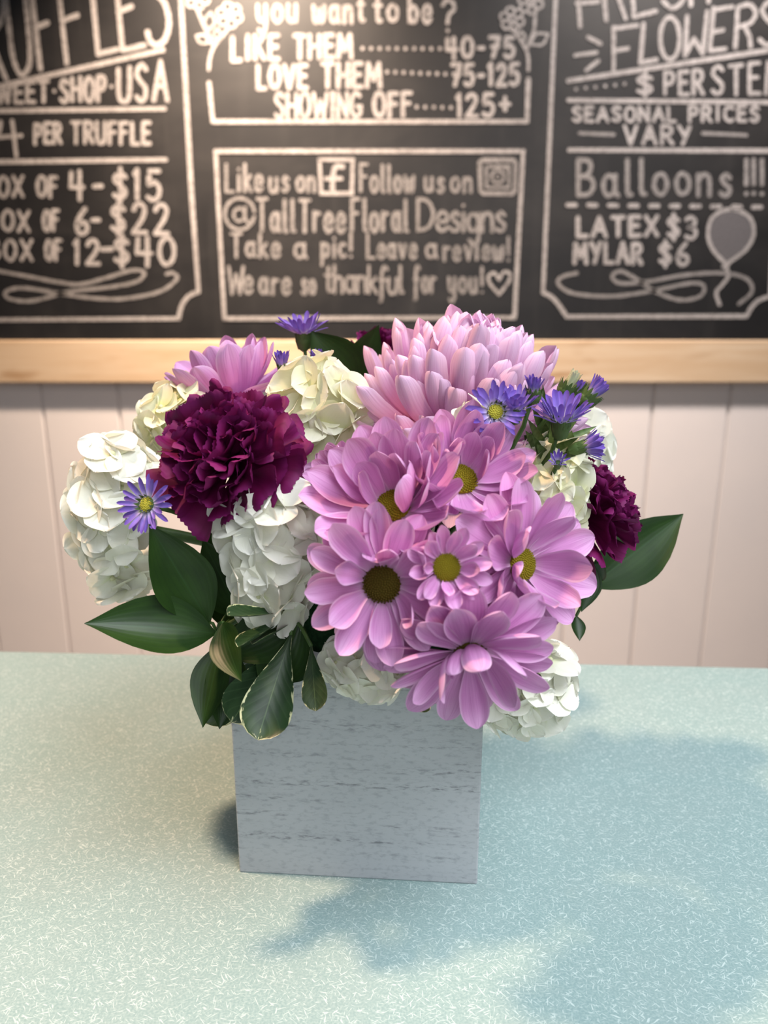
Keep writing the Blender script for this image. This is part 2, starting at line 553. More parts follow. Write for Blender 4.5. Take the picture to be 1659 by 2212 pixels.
X = 0.58                                     # x-height
GL = {
    'A': (.70, [L(0, 0, .35, 1), L(.35, 1, .70, 0), L(.13, .36, .57, .36)]),
    'B': (.58, [L(0, 0, 0, 1), S(0, 1, .38, .97, .46, .78, .34, .58, 0, .53), S(0, .53, .42, .50, .56, .27, .40, .04, 0, 0)]),
    'C': (.62, [E(.34, .5, .34, .5, 50, 310)]),
    'D': (.66, [L(0, 0, 0, 1), S(0, 1, .40, .93, .64, .55, .45, .12, 0, 0)]),
    'E': (.50, [L(0, 0, 0, 1), L(0, 1, .48, 1), L(0, .53, .40, .53), L(0, 0, .50, 0)]),
    'F': (.48, [L(0, 0, 0, 1), L(0, 1, .48, 1), L(0, .55, .38, .55)]),
    'G': (.66, [E(.34, .5, .34, .5, 50, 330), L(.64, .24, .64, .44), L(.40, .44, .66, .44)]),
    'H': (.60, [L(0, 0, 0, 1), L(.60, 0, .60, 1), L(0, .52, .60, .52)]),
    'I': (.22, [L(.11, 0, .11, 1)]),
    'K': (.56, [L(0, 0, 0, 1), L(.52, 1, 0, .45), L(.14, .58, .56, 0)]),
    'L': (.48, [L(0, 1, 0, 0), L(0, 0, .48, 0)]),
    'M': (.80, [L(0, 0, .08, 1), L(.08, 1, .40, .30), L(.40, .30, .72, 1), L(.72, 1, .80, 0)]),
    'N': (.62, [L(0, 0, 0, 1), L(0, 1, .62, 0), L(.62, 0, .62, 1)]),
    'O': (.64, [E(.32, .5, .32, .5, 90, 450, 22)]),
    'P': (.54, [L(0, 0, 0, 1), S(0, 1, .40, .97, .52, .74, .38, .50, 0, .45)]),
    'R': (.58, [L(0, 0, 0, 1), S(0, 1, .40, .97, .52, .75, .38, .53, 0, .49), L(.20, .49, .58, 0)]),
    'S': (.54, [S(.50, .86, .32, 1, .10, .92, .04, .72, .26, .52, .48, .34, .46, .10, .24, 0, .02, .12)]),
    'T': (.60, [L(.30, 0, .30, 1), L(0, 1, .60, 1)]),
    'U': (.58, [S(0, 1, 0, .40, .08, .08, .29, 0, .50, .08, .58, .40, .58, 1)]),
    'V': (.64, [L(0, 1, .32, 0), L(.32, 0, .64, 1)]),
    'W': (.90, [L(0, 1, .20, 0), L(.20, 0, .45, .72), L(.45, .72, .70, 0), L(.70, 0, .90, 1)]),
    'X': (.60, [L(0, 0, .60, 1), L(0, 1, .60, 0)]),
    'Y': (.60, [L(0, 1, .30, .50), L(.60, 1, .22, 0)]),
    '$': (.54, [S(.50, .80, .32, .92, .10, .85, .04, .68, .26, .52, .48, .36, .46, .16, .24, .06, .02, .18), L(.28, -.10, .28, 1.10)]),
    '0': (.60, [E(.30, .5, .30, .5, 90, 450, 22)]),
    '1': (.20, [L(.12, 0, .12, 1), L(.12, 1, 0, .86)]),
    '2': (.56, [S(.04, .80, .14, .96, .34, 1, .50, .82, .42, .52, .18, .20, .02, 0), L(.02, 0, .56, 0)]),
    '3': (.52, [S(.04, .88, .24, 1, .46, .86, .40, .60, .18, .52, .44, .44, .50, .20, .30, 0, .02, .10)]),
    '4': (.60, [L(.06, .96, .02, .42), L(.02, .42, .60, .42), L(.44, 1, .44, -.04)]),
    '5': (.54, [L(.50, 1, .10, 1), S(.10, 1, .06, .56, .30, .62, .52, .40, .44, .08, .20, 0, .02, .10)]),
    '6': (.52, [S(.42, 1, .14, .66, .02, .32, .10, .06, .30, 0, .50, .14, .46, .40, .26, .46, .06, .30)]),
    '7': (.54, [L(0, 1, .54, 1), L(.54, 1, .18, 0), L(.12, .52, .48, .52)]),
    '-': (.40, [L(.06, .46, .34, .46)]),
    '+': (.50, [L(.05, .55, .50, .55), L(.28, .28, .28, .85)]),
    '.': (.10, [L(.05, .0)]),
    '*': (.12, [L(.06, .50)]),
    '!': (.12, [L(.06, .30, .06, 1), L(.06, .02)]),
    '?': (.46, [S(.02, .86, .16, 1.02, .40, .94, .44, .72, .26, .54, .20, .26), L(.20, .0)]),
    'a': (.50, [E(.22, .29, .22, .29, 40, 400, 16), S(.45, X, .44, .16, .54, 0)]),
    'b': (.48, [L(0, 1, 0, 0), E(.24, .27, .23, .28, 150, -190, 16)]),
    'c': (.44, [E(.24, .29, .24, .29, 50, 310)]),
    'd': (.50, [E(.22, .29, .22, .29, 40, 400, 16), L(.46, 1, .46, 0)]),
    'e': (.46, [S(.02, .28, .42, .32, .40, .52, .20, .60, .03, .38, .06, .10, .24, 0, .46, .12)]),
    'f': (.36, [S(.40, .92, .26, 1.02, .14, .84, .12, .40, .10, -.2, .04, -.28), L(0, .52, .34, .52)]),
    'g': (.48, [E(.22, .31, .22, .27, 40, 400, 16), S(.44, X, .44, -.20, .26, -.38, .06, -.26)]),
    'h': (.46, [L(0, 1, 0, 0), S(0, .36, .16, .58, .36, .54, .42, .34, .42, 0)]),
    'i': (.12, [L(.06, X, .06, 0), L(.06, .82)]),
    'k': (.44, [L(0, 1, 0, 0), L(.38, X, 0, .24), L(.10, .32, .44, 0)]),
    'l': (.16, [S(.04, 1, .04, .20, .08, .03, .18, .02)]),
    'm': (.70, [L(0, X, 0, 0), S(0, .36, .14, .58, .32, .50, .34, 0), S(.34, .36, .48, .58, .66, .50, .68, 0)]),
    'n': (.46, [L(0, X, 0, 0), S(0, .36, .16, .58, .36, .54, .42, .34, .42, 0)]),
    'o': (.48, [E(.24, .29, .24, .29, 90, 450, 18)]),
    'p': (.46, [L(0, X, 0, -.36), E(.23, .29, .22, .28, 150, -190, 16)]),
    'r': (.34, [L(0, X, 0, 0), S(0, .34, .12, .55, .34, .54)]),
    's': (.38, [S(.34, .50, .20, .59, .05, .48, .16, .32, .34, .20, .28, .03, .12, 0, .01, .08)]),
    't': (.34, [S(.16, .92, .15, .20, .20, .03, .34, .05), L(0, .62, .34, .62)]),
    'u': (.46, [S(0, X, .0, .18, .12, 0, .30, .04, .42, .24), L(.42, X, .42, 0)]),
    'v': (.44, [L(0, X, .22, 0), L(.22, 0, .44, X)]),
    'w': (.66, [S(0, X, .05, .08, .18, 0, .32, .20, .34, .46), S(.34, .46, .36, .10, .50, 0, .62, .20, .64, X)]),
    'y': (.46, [S(0, X, .02, .20, .14, .04, .30, .06, .42, .26), S(.42, X, .42, -.18, .24, -.40, .06, -.28)]),
}


def word(mb, txt, x0, x1, base, cap, w=10, dy=0.0, gap=0.34, dcap=0.0, lean=0.0):
    """letters fitted between x0 and x1; base line falls by dy over the word, cap height grows by dcap"""
    adv = []; tot = 0
    for i, ch in enumerate(txt):
        if ch == ' ': adv.append(None); tot += 0.42; continue
        adv.append(tot); tot += GL[ch][0] + (gap if i < len(txt) - 1 else 0)
    x0 += w * .45; x1 -= w * .45
    sx = (x1 - x0) / tot
    for ch, a in zip(txt, adv):
        if a is None: continue
        jx, jy = random.uniform(-.02, .02), random.uniform(-.03, .03)
        for st in GL[ch][1]:
            pts = []
            for (x, y) in st:
                px = x0 + (a + x + jx) * sx
                f = (px - x0) / max(1, x1 - x0)
                pts.append((px + lean * y * cap, base + dy * f - (y + jy) * (cap + dcap * f)))
            stroke(mb, pts, w)


def dots(mb, x0, x1, y0, y1, n, w=9):
    for k in range(n):
        f = k / (n - 1)
        stroke(mb, [(x0 + (x1 - x0) * f, y0 + (y1 - y0) * f)], w)


def lettering(fn, label, mat=M_CHALK, name='chalk_lettering'):
    mb = MB(); fn(mb); return cpart(name, mb, mat, label)


def lines(*sts, w=11):
    def fn(mb):
        for s in sts: stroke(mb, s, w)
    return fn


# centre panel
def _(mb):
    word(mb, 'you', 553, 645, 46, 62, 9); word(mb, 'want', 674, 790, 48, 60, 9); word(mb, 'to', 806, 862, 47, 58, 9)
    word(mb, 'be', 880, 934, 48, 62, 9); word(mb, '?', 950, 985, 66, 64, 9)
lettering(_, 'chalk words: you want to be?')
def _(mb):
    word(mb, 'LIKE', 498, 606, 130, 50, 11, -3); word(mb, 'THEM', 632, 764, 124, 48, 11); dots(mb, 783, 950, 105, 106, 10)
    word(mb, '40-75', 960, 1114, 125, 42, 10, -2)
lettering(_, 'chalk price line: LIKE THEM 40-75')
def _(mb):
    word(mb, 'LOVE', 552, 668, 190, 48, 11); word(mb, 'THEM', 692, 826, 188, 50, 11); dots(mb, 836, 962, 156, 160, 8)
    word(mb, '75-125', 972, 1124, 185, 44, 10, -2)
lettering(_, 'chalk price line: LOVE THEM 75-125')
def _(mb):
    word(mb, 'SHOWING', 592, 784, 254, 52, 9, 0, .27); word(mb, 'OFF', 803, 892, 252, 50, 10); dots(mb, 900, 974, 231, 233, 5)
    word(mb, '125+', 982, 1104, 250, 46, 10)
lettering(_, 'chalk price line: SHOWING OFF 125+')
lettering(lines(L(452, 180, 460, 263), L(460, 263, 1138, 263), L(1138, 263, 1141, 172)), 'chalk outline under the price list', name='chalk_border')
lettering(lines(L(466, 327, 1130, 327), L(1130, 327, 1111, 686), L(1111, 686, 485, 688), L(485, 688, 466, 327)), 'chalk rectangle round the social media note', name='chalk_border')


def flower_drawing(mb, stem, blooms, leaves):
    for s in stem: stroke(mb, smooth_pts(s), 8)
    for (cx, cy, r) in blooms:
        for k in range(6):
            a = k * PI / 3 + .3
            stroke(mb, E(cx + r * .62 * math.cos(a), cy + r * .62 * math.sin(a), r * .36, r * .36, 0, 360, 12), 6)
        stroke(mb, E(cx, cy, r * .22, r * .22, 0, 360, 8), 6)
    for (x0, y0, x1, y1) in leaves:
        mx, my = (x0 + x1) / 2, (y0 + y1) / 2; nx, ny = -(y1 - y0) * .3, (x1 - x0) * .3
        stroke(mb, S(x0, y0, mx + nx, my + ny, x1, y1), 6); stroke(mb, S(x0, y0, mx - nx, my - ny, x1, y1), 6)


mb = MB()
flower_drawing(mb, [L(451, 150, 454, 122, 464, 98, 480, 78, 494, 60), L(462, 100, 450, 75, 436, 45, 424, 15)], [(496, 33, 29), (426, -6, 28)],
               [(452, 92, 424, 78), (450, 66, 456, 28), (468, 88, 470, 62)])
cpart('chalk_drawing', mb, M_CHALK, 'chalk flower left of the price list')
mb = MB()
flower_drawing(mb, [L(1141, 152, 1140, 122, 1132, 100, 1118, 78, 1108, 62), L(1137, 108, 1146, 85, 1154, 62, 1156, 20)], [(1106, 42, 27), (1146, 4, 28)],
               [(1146, 96, 1184, 74), (1128, 92, 1126, 68)])
cpart('chalk_drawing', mb, M_CHALK, 'chalk flower right of the price list')


def _(mb):
    word(mb, 'Like', 486, 570, 414, 58, 8); word(mb, 'us', 580, 626, 414, 52, 8); word(mb, 'on', 638, 684, 414, 52, 8)
    word(mb, 'Follow', 776, 898, 414, 58, 8); word(mb, 'us', 916, 962, 414, 50, 8); word(mb, 'on', 972, 1022, 414, 52, 8)
lettering(_, 'chalk words: Like us on, Follow us on', M_SOFT)
def _(mb):
    stroke(mb, L(690, 345, 762, 345, 760, 418, 694, 418, 690, 345), 9)
    stroke(mb, S(740, 360, 726, 360, 720, 376, 718, 414), 12); stroke(mb, L(703, 386, 737, 386), 10)
lettering(_, 'chalk square icon with a letter f', M_CHALK, 'chalk_icon')
def _(mb):
    r = [(1036, 352), (1042, 346), (1108, 346), (1114, 352), (1112, 412), (1106, 418), (1044, 418), (1038, 412), (1036, 352)]
    stroke(mb, r, 11)
    stroke(mb, L(1050, 360, 1100, 360, 1099, 405, 1051, 405, 1050, 360), 7)
    stroke(mb, E(1075, 382, 14, 14, 0, 360, 18), 7); stroke(mb, [(1092, 367)], 7); stroke(mb, E(1075, 382, 5, 5, 0, 360, 8), 3)
lettering(_, 'chalk camera icon in a rounded square', M_SOFT, 'chalk_icon')
def _(mb):
    stroke(mb, E(518, 462, 32, 34, 20, 350, 24), 8); stroke(mb, E(517, 464, 12, 14, 0, 360, 14), 7); stroke(mb, S(530, 448, 530, 472, 540, 482, 550, 468), 7)
    word(mb, 'Tall', 552, 640, 500, 68, 9); word(mb, 'Tree', 644, 748, 500, 68, 9); word(mb, 'Floral', 756, 884, 500, 68, 9); word(mb, 'Designs', 898, 1096, 500, 68, 9, 0, .12)
lettering(_, 'chalk handle: @TallTreeFloralDesigns', M_SOFT)
def _(mb):
    word(mb, 'Take', 496, 608, 555, 50, 8); word(mb, 'a', 634, 664, 556, 52, 8); word(mb, 'pic!', 692, 764, 556, 50, 8)
    word(mb, 'Leave', 790, 902, 558, 50, 8); word(mb, 'a', 918, 946, 558, 48, 8); word(mb, 'review!', 956, 1104, 562, 50, 8)
lettering(_, 'chalk words: Take a pic! Leave a review!', M_SOFT)
def _(mb):
    word(mb, 'We', 490, 548, 635, 58, 8, 0, .10); word(mb, 'are', 558, 630, 635, 56, 8); word(mb, 'so', 650, 684, 635, 52, 8)
    word(mb, 'thankful', 700, 874, 632, 58, 8, 2, .14); word(mb, 'for', 892, 944, 632, 56, 8); word(mb, 'you!', 966, 1046, 632, 54, 8)
lettering(_, 'chalk words: We are so thankful for you!', M_SOFT)
lettering(lines(S(1078, 636, 1058, 612, 1056, 596, 1068, 590, 1078, 604), S(1078, 604, 1088, 588, 1100, 590, 1100, 606, 1078, 636), w=8), 'chalk heart', M_CHALK, 'chalk_drawing')

# left panel
lettering(lines(L(388, -60, 414, 420, 429, 628), S(429, 630, 408, 640, 393, 660, 386, 688), L(386, 688, -160, 692)), 'chalk border of the sweets panel with notched corner', name='chalk_border')
def _(mb):
    word(mb, 'TR', -150, 18, 200, 215, 12, -28)
    stroke(mb, S(6, -40, 16, 20, 28, 120, 44, 160, 60, 152, 66, 120, 60, 40, 50, -50), 12)
    for s in (L(64, -60, 88, 150), L(64, -60, 104, -70), L(78, 60, 103, 50), L(122, -70, 145, 138), L(122, -70, 160, -80), L(135, 45, 167, 33),
              L(194, -80, 212, 117), L(212, 117, 253, 107), L(246, -90, 265, 109), L(246, -90, 290, -100), L(256, 26, 284, 14), L(265, 109, 312, 98)):
        stroke(mb, s, 12)
    stroke(mb, S(356, -80, 334, -84, 322, -60, 336, -20, 358, 12, 365, 52, 356, 86, 338, 97, 324, 88, 319, 70), 13)
lettering(_, 'big slanted chalk word: TRUFFLES')
lettering(lines(L(-90, 207, 352, 108), w=12), 'slanted chalk rule', name='chalk_rule')
def _(mb):
    word(mb, 'SWEET', -36, 108, 223, 38, 9, -2, dcap=6); stroke(mb, [(118, 197)], 9); word(mb, 'SHOP', 127, 232, 220, 46, 10, -2, dcap=8)
    stroke(mb, [(241, 187)], 9); word(mb, 'USA', 252, 366, 219, 70, 11, 0, dcap=16)
lettering(_, 'chalk words: SWEET SHOP USA')
lettering(lines(L(-90, 241, 355, 235), w=11), 'chalk rule', name='chalk_rule')
def _(mb):
    word(mb, '$', -62, -28, 330, 60, 10); stroke(mb, L(2, 264, -3, 297, 46, 293), 10); stroke(mb, L(27, 262, 36, 338), 10)
    word(mb, 'PER', 72, 136, 310, 42, 9); word(mb, 'TRUFFLE', 152, 328, 310, 45, 9)
lettering(_, 'chalk price line: $4 PER TRUFFLE')
lettering(lines(L(-90, 351, 358, 345), w=11), 'chalk rule', name='chalk_rule')
for (b, y, q, qx, dx, p, px, pt) in ((-38, 425, '4', (148, 186, 430, 58), (204, 220), '$15', (242, 350, 431, 62), 57),
                                     (-32, 498, '6', (160, 194, 506, 54), (200, 214), '$22', (238, 368, 504, 62), 70),
                                     (-26, 561, '12', (157, 218, 569, 50), (220, 242), '$40', (244, 382, 570, 58), 76)):
    def _(mb):
        word(mb, 'BOX', b, pt - 3, y, 42, 9); word(mb, 'OF', pt + 20, pt + 70 if pt < 60 else pt + 60, y, 42, 9)
        word(mb, q, qx[0], qx[1], qx[2], qx[3], 11); stroke(mb, [(dx[0], y - 22), (dx[1], y - 23)], 11)
        word(mb, p, px[0], px[1], px[2], px[3], 11)
    lettering(_, 'chalk price line: BOX OF %s - %s' % (q, p))
lettering(lines(S(-60, 575, 60, 597, 130, 610, 175, 614, 230, 600, 285, 584, 312, 589, 296, 608, 240, 620, 150, 630, 70, 650, 20, 645, 14, 630, 50, 622, 130, 634, 200, 644, 270, 645, 345, 630, 382, 603, 374, 590, 360, 592), w=9),
          'looping chalk flourish', M_SOFT, 'chalk_drawing')

# right panel
lettering(lines(L(1203, -60, 1200, 0, 1173, 632), S(1173, 632, 1192, 642, 1208, 660, 1224, 684), L(1224, 684, 1612, 683), S(1612, 683, 1624, 662, 1640, 648, 1664, 640), L(1664, 640, 1700, -60)),
          'chalk border of the flowers panel with notched corners', name='chalk_border')
def _(mb):
    for s in (L(1246, -50, 1253, 58), L(1246, 8, 1292, 4), L(1244, -50, 1290, -58), L(1300, -60, 1309, 44), L(1330, -20, 1351, 40), L(1362, -70, 1369, 37), L(1369, 37, 1416, 25), L(1364, -20, 1405, -28),
              L(1488, -80, 1492, 12), L(1528, -84, 1530, 5), L(1490, -38, 1529, -42)):
        stroke(mb, s, 10)
    stroke(mb, S(1300, -60, 1335, -66, 1348, -40, 1330, -20, 1304, -14), 10)
    stroke(mb, S(1470, -76, 1445, -72, 1436, -52, 1458, -34, 1476, -14, 1470, 8, 1450, 18, 1432, 4), 10)
    for s in (L(1325, 60, 1325, 152), L(1325, 62, 1376, 55), L(1325, 110, 1356, 105), L(1390, 52, 1383, 136), L(1383, 136, 1418, 129), E(1447, 83, 21, 46, 0, 360, 22),
              L(1484, 36, 1480, 120), L(1480, 120, 1499, 84), L(1499, 84, 1518, 116), L(1518, 116, 1527, 26), L(1541, 18, 1533, 110), L(1541, 22, 1581, 15), L(1537, 70, 1561, 65), L(1533, 110, 1566, 106),
              L(1593, 17, 1588, 104), S(1593, 17, 1618, 10, 1632, 28, 1620, 50, 1592, 58), S(1606, 56, 1618, 78, 1621, 102)):
        stroke(mb, s, 10)
    stroke(mb, S(1680, 4, 1660, 4, 1646, 24, 1660, 46, 1678, 66, 1672, 92, 1654, 97, 1640, 86), 10)
    for s in (L(1270, 81, 1297, 95), L(1242, 120, 1288, 114), L(1266, 152, 1292, 132)): stroke(mb, s, 9)
lettering(_, 'big chalk words: FRESH FLOWERS')
lettering(lines(L(1228, 175, 1700, 103), w=12), 'slanted chalk rule', name='chalk_rule')
def _(mb):
    dots(mb, 1244, 1349, 193, 182, 6, 8); word(mb, '$', 1372, 1412, 204, 42, 9); word(mb, 'PER', 1432, 1522, 203, 46, 9, 0, dcap=6); word(mb, 'STEM', 1534, 1694, 204, 58, 9, 0, dcap=12)
lettering(_, 'chalk words: $ PER STEM')
lettering(lines(L(1228, 217, 1700, 222), w=11), 'chalk rule', name='chalk_rule')
def _(mb):
    word(mb, 'SEASONAL', 1234, 1462, 262, 30, 8); word(mb, 'PRICES', 1486, 1642, 262, 31, 8); word(mb, 'VARY', 1346, 1494, 311, 38, 9)
lettering(_, 'chalk words: SEASONAL PRICES VARY')
lettering(lines(L(1252, 288, 1326, 291), L(1518, 288, 1612, 292), w=8), 'two short chalk dashes', M_SOFT, 'chalk_rule')
lettering(lines(L(1230, 324, 1700, 326), w=11), 'chalk rule', name='chalk_rule')
def _(mb):
    word(mb, 'Balloons', 1245, 1582, 421, 76, 11); word(mb, '!!!', 1604, 1652, 421, 74, 11)
lettering(_, 'chalk word: Balloons!!!', M_SOFT)
lettering(lines(*[L(1226 + 44.5 * k, 443 + .5 * k, 1243 + 44.5 * k, 443 + .5 * k) for k in range(10)], w=11), 'dashed chalk rule', name='chalk_rule')
def _(mb):
    word(mb, 'LATEX', 1243, 1424, 511, 40, 11, -2); word(mb, '$3', 1438, 1508, 514, 46, 10)
lettering(_, 'chalk price line: LATEX $3')
def _(mb):
    word(mb, 'MYLAR', 1236, 1390, 568, 42, 11); word(mb, '$6', 1420, 1490, 572, 46, 10)
lettering(_, 'chalk price line: MYLAR $6')
BAL = smooth_pts([(1568, 570), (1540, 540), (1529, 505), (1540, 468), (1578, 452), (1618, 468), (1628, 505), (1610, 540), (1570, 570)], 8)
mb = MB()
pts = [at(px, py, Y_BOARD) for px, py in BAL[:-1]]
mb.add([(p.x, Y_BOARD - 0.0004, p.z) for p in pts], [tuple(range(len(pts)))])
cpart('chalk_shading', mb, M_FILL, 'grey rubbed inside of the chalk balloon')
lettering(lines(BAL, L(1562, 576, 1573, 572), S(1567, 574, 1573, 596, 1560, 615, 1547, 632, 1554, 658), w=9), 'chalk balloon with a wavy string', name='chalk_drawing')
lettering(lines(S(1246, 590, 1214, 598, 1206, 614, 1240, 634, 1320, 640, 1400, 630, 1490, 612, 1520, 618, 1512, 640, 1470, 648, 1420, 632, 1370, 600, 1340, 586, 1322, 597, 1340, 612, 1400, 608, 1480, 594, 1560, 590, 1612, 602, 1624, 630, 1596, 656), w=9),
          'looping chalk flourish', M_SOFT, 'chalk_drawing')

# ------------------------------------------------------------------ box
pl = on_table(517, 1884); pr = on_table(1031, 1911)
wid = (pr - pl).length
ang = math.atan2(pr.y - pl.y, pr.x - pl.x)
BM = Matrix.Translation((pl + pr) / 2) @ Matrix.Rotation(ang, 4, 'Z')
BH = 0.127
bx = thing('planter_box', 'square whitewashed wooden box holding the bouquet on the counter', 'box', BM)
hw, th, dp = wid / 2, 0.006, wid
for nm, lo, hi in (('front_panel', (-hw, 0, 0), (hw, th, BH)), ('back_panel', (-hw, dp - th, 0), (hw, dp, BH)),
                   ('side_panel', (-hw, th, 0), (-hw + th, dp - th, BH)), ('side_panel', (hw - th, th, 0), (hw, dp - th, BH)),
                   ('bottom_panel', (-hw + th, th, 0.002), (hw - th, dp - th, 0.007))):
    mb = MB(); mb.box(lo, hi)
    o = obj(nm, mb.mesh(nm, False), M_BOX, bx)
    bv = o.modifiers.new('edge', 'BEVEL'); bv.width = 0.0008; bv.segments = 2
BC = BM @ Vector((0, dp / 2, 0))              # box centre on the table
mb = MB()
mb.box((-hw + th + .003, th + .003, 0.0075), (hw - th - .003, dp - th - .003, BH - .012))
mb.ball((0, dp / 2, BH - .012), hw * 1.0, dp * .50, 0.085, 24, 14)  # mound raised above the rim to block lamp light and darken the gaps
fo = tag(obj('floral_foam', mb.mesh('floral_foam'), M_FOAM, None, BM.copy()), 'dark green floral foam inside the white box, mounded up under the flowers to block light', 'floral foam')


def foam_pt(p):
    q = Vector((BC.x + (p.x - BC.x) * .28, BC.y + (p.y - BC.y) * .28, TZ + BH + .012))
    return q


def add_stem(root, r=0.0022, back=0.03, mat=None):
    Mi = root.matrix_basis.inverted()
    p = root.matrix_basis.translation.copy()
    ax = (root.matrix_basis.to_3x3() @ Vector((0, 0, 1))).normalized()
    q = foam_pt(p)
    p1 = p - ax * back; p2 = q + Vector((0, 0, .02))
    pts = []
    for k in range(9):
        s = k / 8
        pts.append(Mi @ (p * (1 - s) ** 3 + p1 * 3 * s * (1 - s) ** 2 + p2 * 3 * s * s * (1 - s) + q * s ** 3))
    mb = MB(); mb.tube(pts, r, 7)
    return obj('stem', mb, mat or M_STEM, root)


# ------------------------------------------------------------------ petals and leaves
def blade(Lg, Wd, prof, cup=0.2, ridge=0.0, bend=0.0, nx=4, ny=12, power=1.5, notch=0.0, ruffle=0.0, freq=3.0, serr=0.0, ph=0.0, rollside=0.0, tipbend=0.0):
    """petal or leaf blade: grows along +Y from the origin, upper face +Z"""
    verts, uvs, fs = [], [], []
    cy = cz = 0.0; pv = 0.0
    rows = [1 - (1 - j / ny) ** power for j in range(ny + 1)]
    for j, v in enumerate(rows):
        thm = bend * (v + pv) / 2 + tipbend * (max(0, (v + pv) / 2 - .6) / .4) ** 2
        cy += (v - pv) * Lg * math.cos(thm); cz += (v - pv) * Lg * math.sin(thm); pv = v
        thv = bend * v + tipbend * (max(0, v - .6) / .4) ** 2
        w = Wd * interp(prof, v) / 2
        for i in range(-nx, nx + 1):
            u = i / nx
            x = u * w
            z = cup * w * (u * u) + ridge * w * (0.5 - 0.5 * math.cos(u * 2 * PI)) * min(1, v * 3) + rollside * w * u
            z += ruffle * Lg * v * v * math.sin(freq * u * PI + ph) * (0.4 + 0.6 * abs(u))
            dl = -notch * Lg * (v ** 6) * math.exp(-(u / 0.22) ** 2)
            if serr: dl += serr * Lg * v ** 8 * (1 if (i + nx) % 2 else -0.6) * (0.6 + 0.4 * math.sin(i * 2.3 + ph))
            y = cy + (dl) * math.cos(thv) - z * math.sin(thv)
            zz = cz + (dl) * math.sin(thv) + z * math.cos(thv)
            verts.append((x, y, zz)); uvs.append((u * .5 + .5, v))
    n = 2 * nx + 1
    for j in range(ny):
        for i in range(n - 1):
            fs.append((j * n + i, j * n + i + 1, (j + 1) * n + i + 1, (j + 1) * n + i))
    return verts, fs, uvs


def rnd_prof(tab, amt):
    return [(v, w * (1 + random.uniform(-amt, amt))) for v, w in tab]


P_DAISY = [(0, .30), (.10, .42), (.25, .66), (.45, .90), (.62, 1.0), (.76, .96), (.86, .82), (.93, .62), (.975, .36), (1, .06)]
P_MUM = [(0, .35), (.2, .55), (.5, .88), (.72, 1.0), (.86, .98), (.94, .82), (.98, .55), (1, .12)]
P_FLORET = [(0, .16), (.08, .40), (.22, .78), (.42, 1.0), (.60, 1.02), (.76, .90), (.88, .66), (.95, .42), (1, .10)]
P_FAN = [(0, .10), (.25, .16), (.45, .36), (.65, .72), (.82, 1.0), (.93, 1.05), (1, .92)]
P_ASTER = [(0, .5), (.3, .8), (.6, 1.0), (.85, .85), (.95, .55), (1, .12)]
P_RUSC = [(0, .05), (.06, .26), (.15, .56), (.28, .86), (.40, 1.0), (.52, .98), (.66, .80), (.78, .56), (.88, .30), (.95, .12), (1, .01)]
P_PITT = [(0, .06), (.12, .16), (.30, .44), (.50, .76), (.68, .97), (.80, 1.0), (.89, .84), (.95, .58), (.985, .3), (1, .05)]


def mesh_of(name, args):
    v, f, uv = args
    mb = MB(); mb.add(v, f, uv)
    return mb.mesh(name)


random.seed(21)
DAISY = {}                                    # petals by how strongly they curl
for key, bd in (('flat', 0.15), ('in', 0.9), ('out', -0.55), ('curl', 1.35)):
    DAISY[key] = [mesh_of('petal', blade(1, .44 * random.uniform(.92, 1.1), rnd_prof(P_DAISY, .05), cup=random.uniform(.25, .55), ridge=random.uniform(-.12, -.05),
                  bend=bd + random.uniform(-.2, .2), nx=6, ny=14, notch=random.choice((0, .02, .05, .0)), rollside=random.uniform(-.15, .15), tipbend=random.uniform(-.3, .5))) for k in range(5)]
MUM = {}
for key, bd, cp in (('low', 0.25, .6), ('mid', 1.0, 1.1), ('in', 0.9, 1.3)):
    MUM[key] = [mesh_of('petal', blade(1, .195 * random.uniform(.88, 1.14), rnd_prof(P_MUM, .05), cup=cp * random.uniform(.85, 1.1), ridge=-.06,
                bend=bd + random.uniform(-.15, .2), nx=5, ny=14, notch=random.choice((0, .03)), tipbend=random.uniform(0, .5))) for k in range(4)]
random.seed(44)
FANS = [mesh_of('petal', blade(1, random.uniform(.95, 1.25), rnd_prof(P_FAN, .06), cup=random.uniform(-.05, .25), bend=random.uniform(-.5, .5), nx=15, ny=12, power=1.1,
        ruffle=random.uniform(.06, .12), freq=random.uniform(1.5, 3.0), serr=random.uniform(.012, .028), ph=random.uniform(0, 6), tipbend=random.uniform(-.7, .6))) for k in range(9)]
RAYS = [mesh_of('petal', blade(1, random.uniform(.16, .21), P_ASTER, cup=.5, bend=random.uniform(-.3, .35), nx=2, ny=7)) for k in range(5)]

BUDRAYS = [m.copy() for m in RAYS]


def floret_mesh(k):
    mb = MB()
    a0 = random.uniform(0, PI)
    for q in range(4):
        v, f, uv = blade(1 * random.uniform(.9, 1.08), random.uniform(1.0, 1.2), rnd_prof(P_FLORET, .05), cup=random.uniform(.02, .20), bend=random.uniform(-.30, .25), nx=5, ny=10,
                         ruffle=random.uniform(.02, .05), freq=random.uniform(1, 2.4), ph=random.uniform(0, 6), notch=random.choice((0, 0, .03)), serr=.008)
        M = Matrix.Rotation(a0 + q * PI / 2 + random.uniform(-.15, .15), 4, 'Z') @ Matrix.Translation((0, .02, .03 * (q % 2))) @ Matrix.Rotation(random.uniform(.0, .26), 4, 'X') @ Matrix.Rotation(random.uniform(-.2, .2), 4, 'Y')
        mb.add([M @ Vector(p) for p in v], f, uv)
    return mb


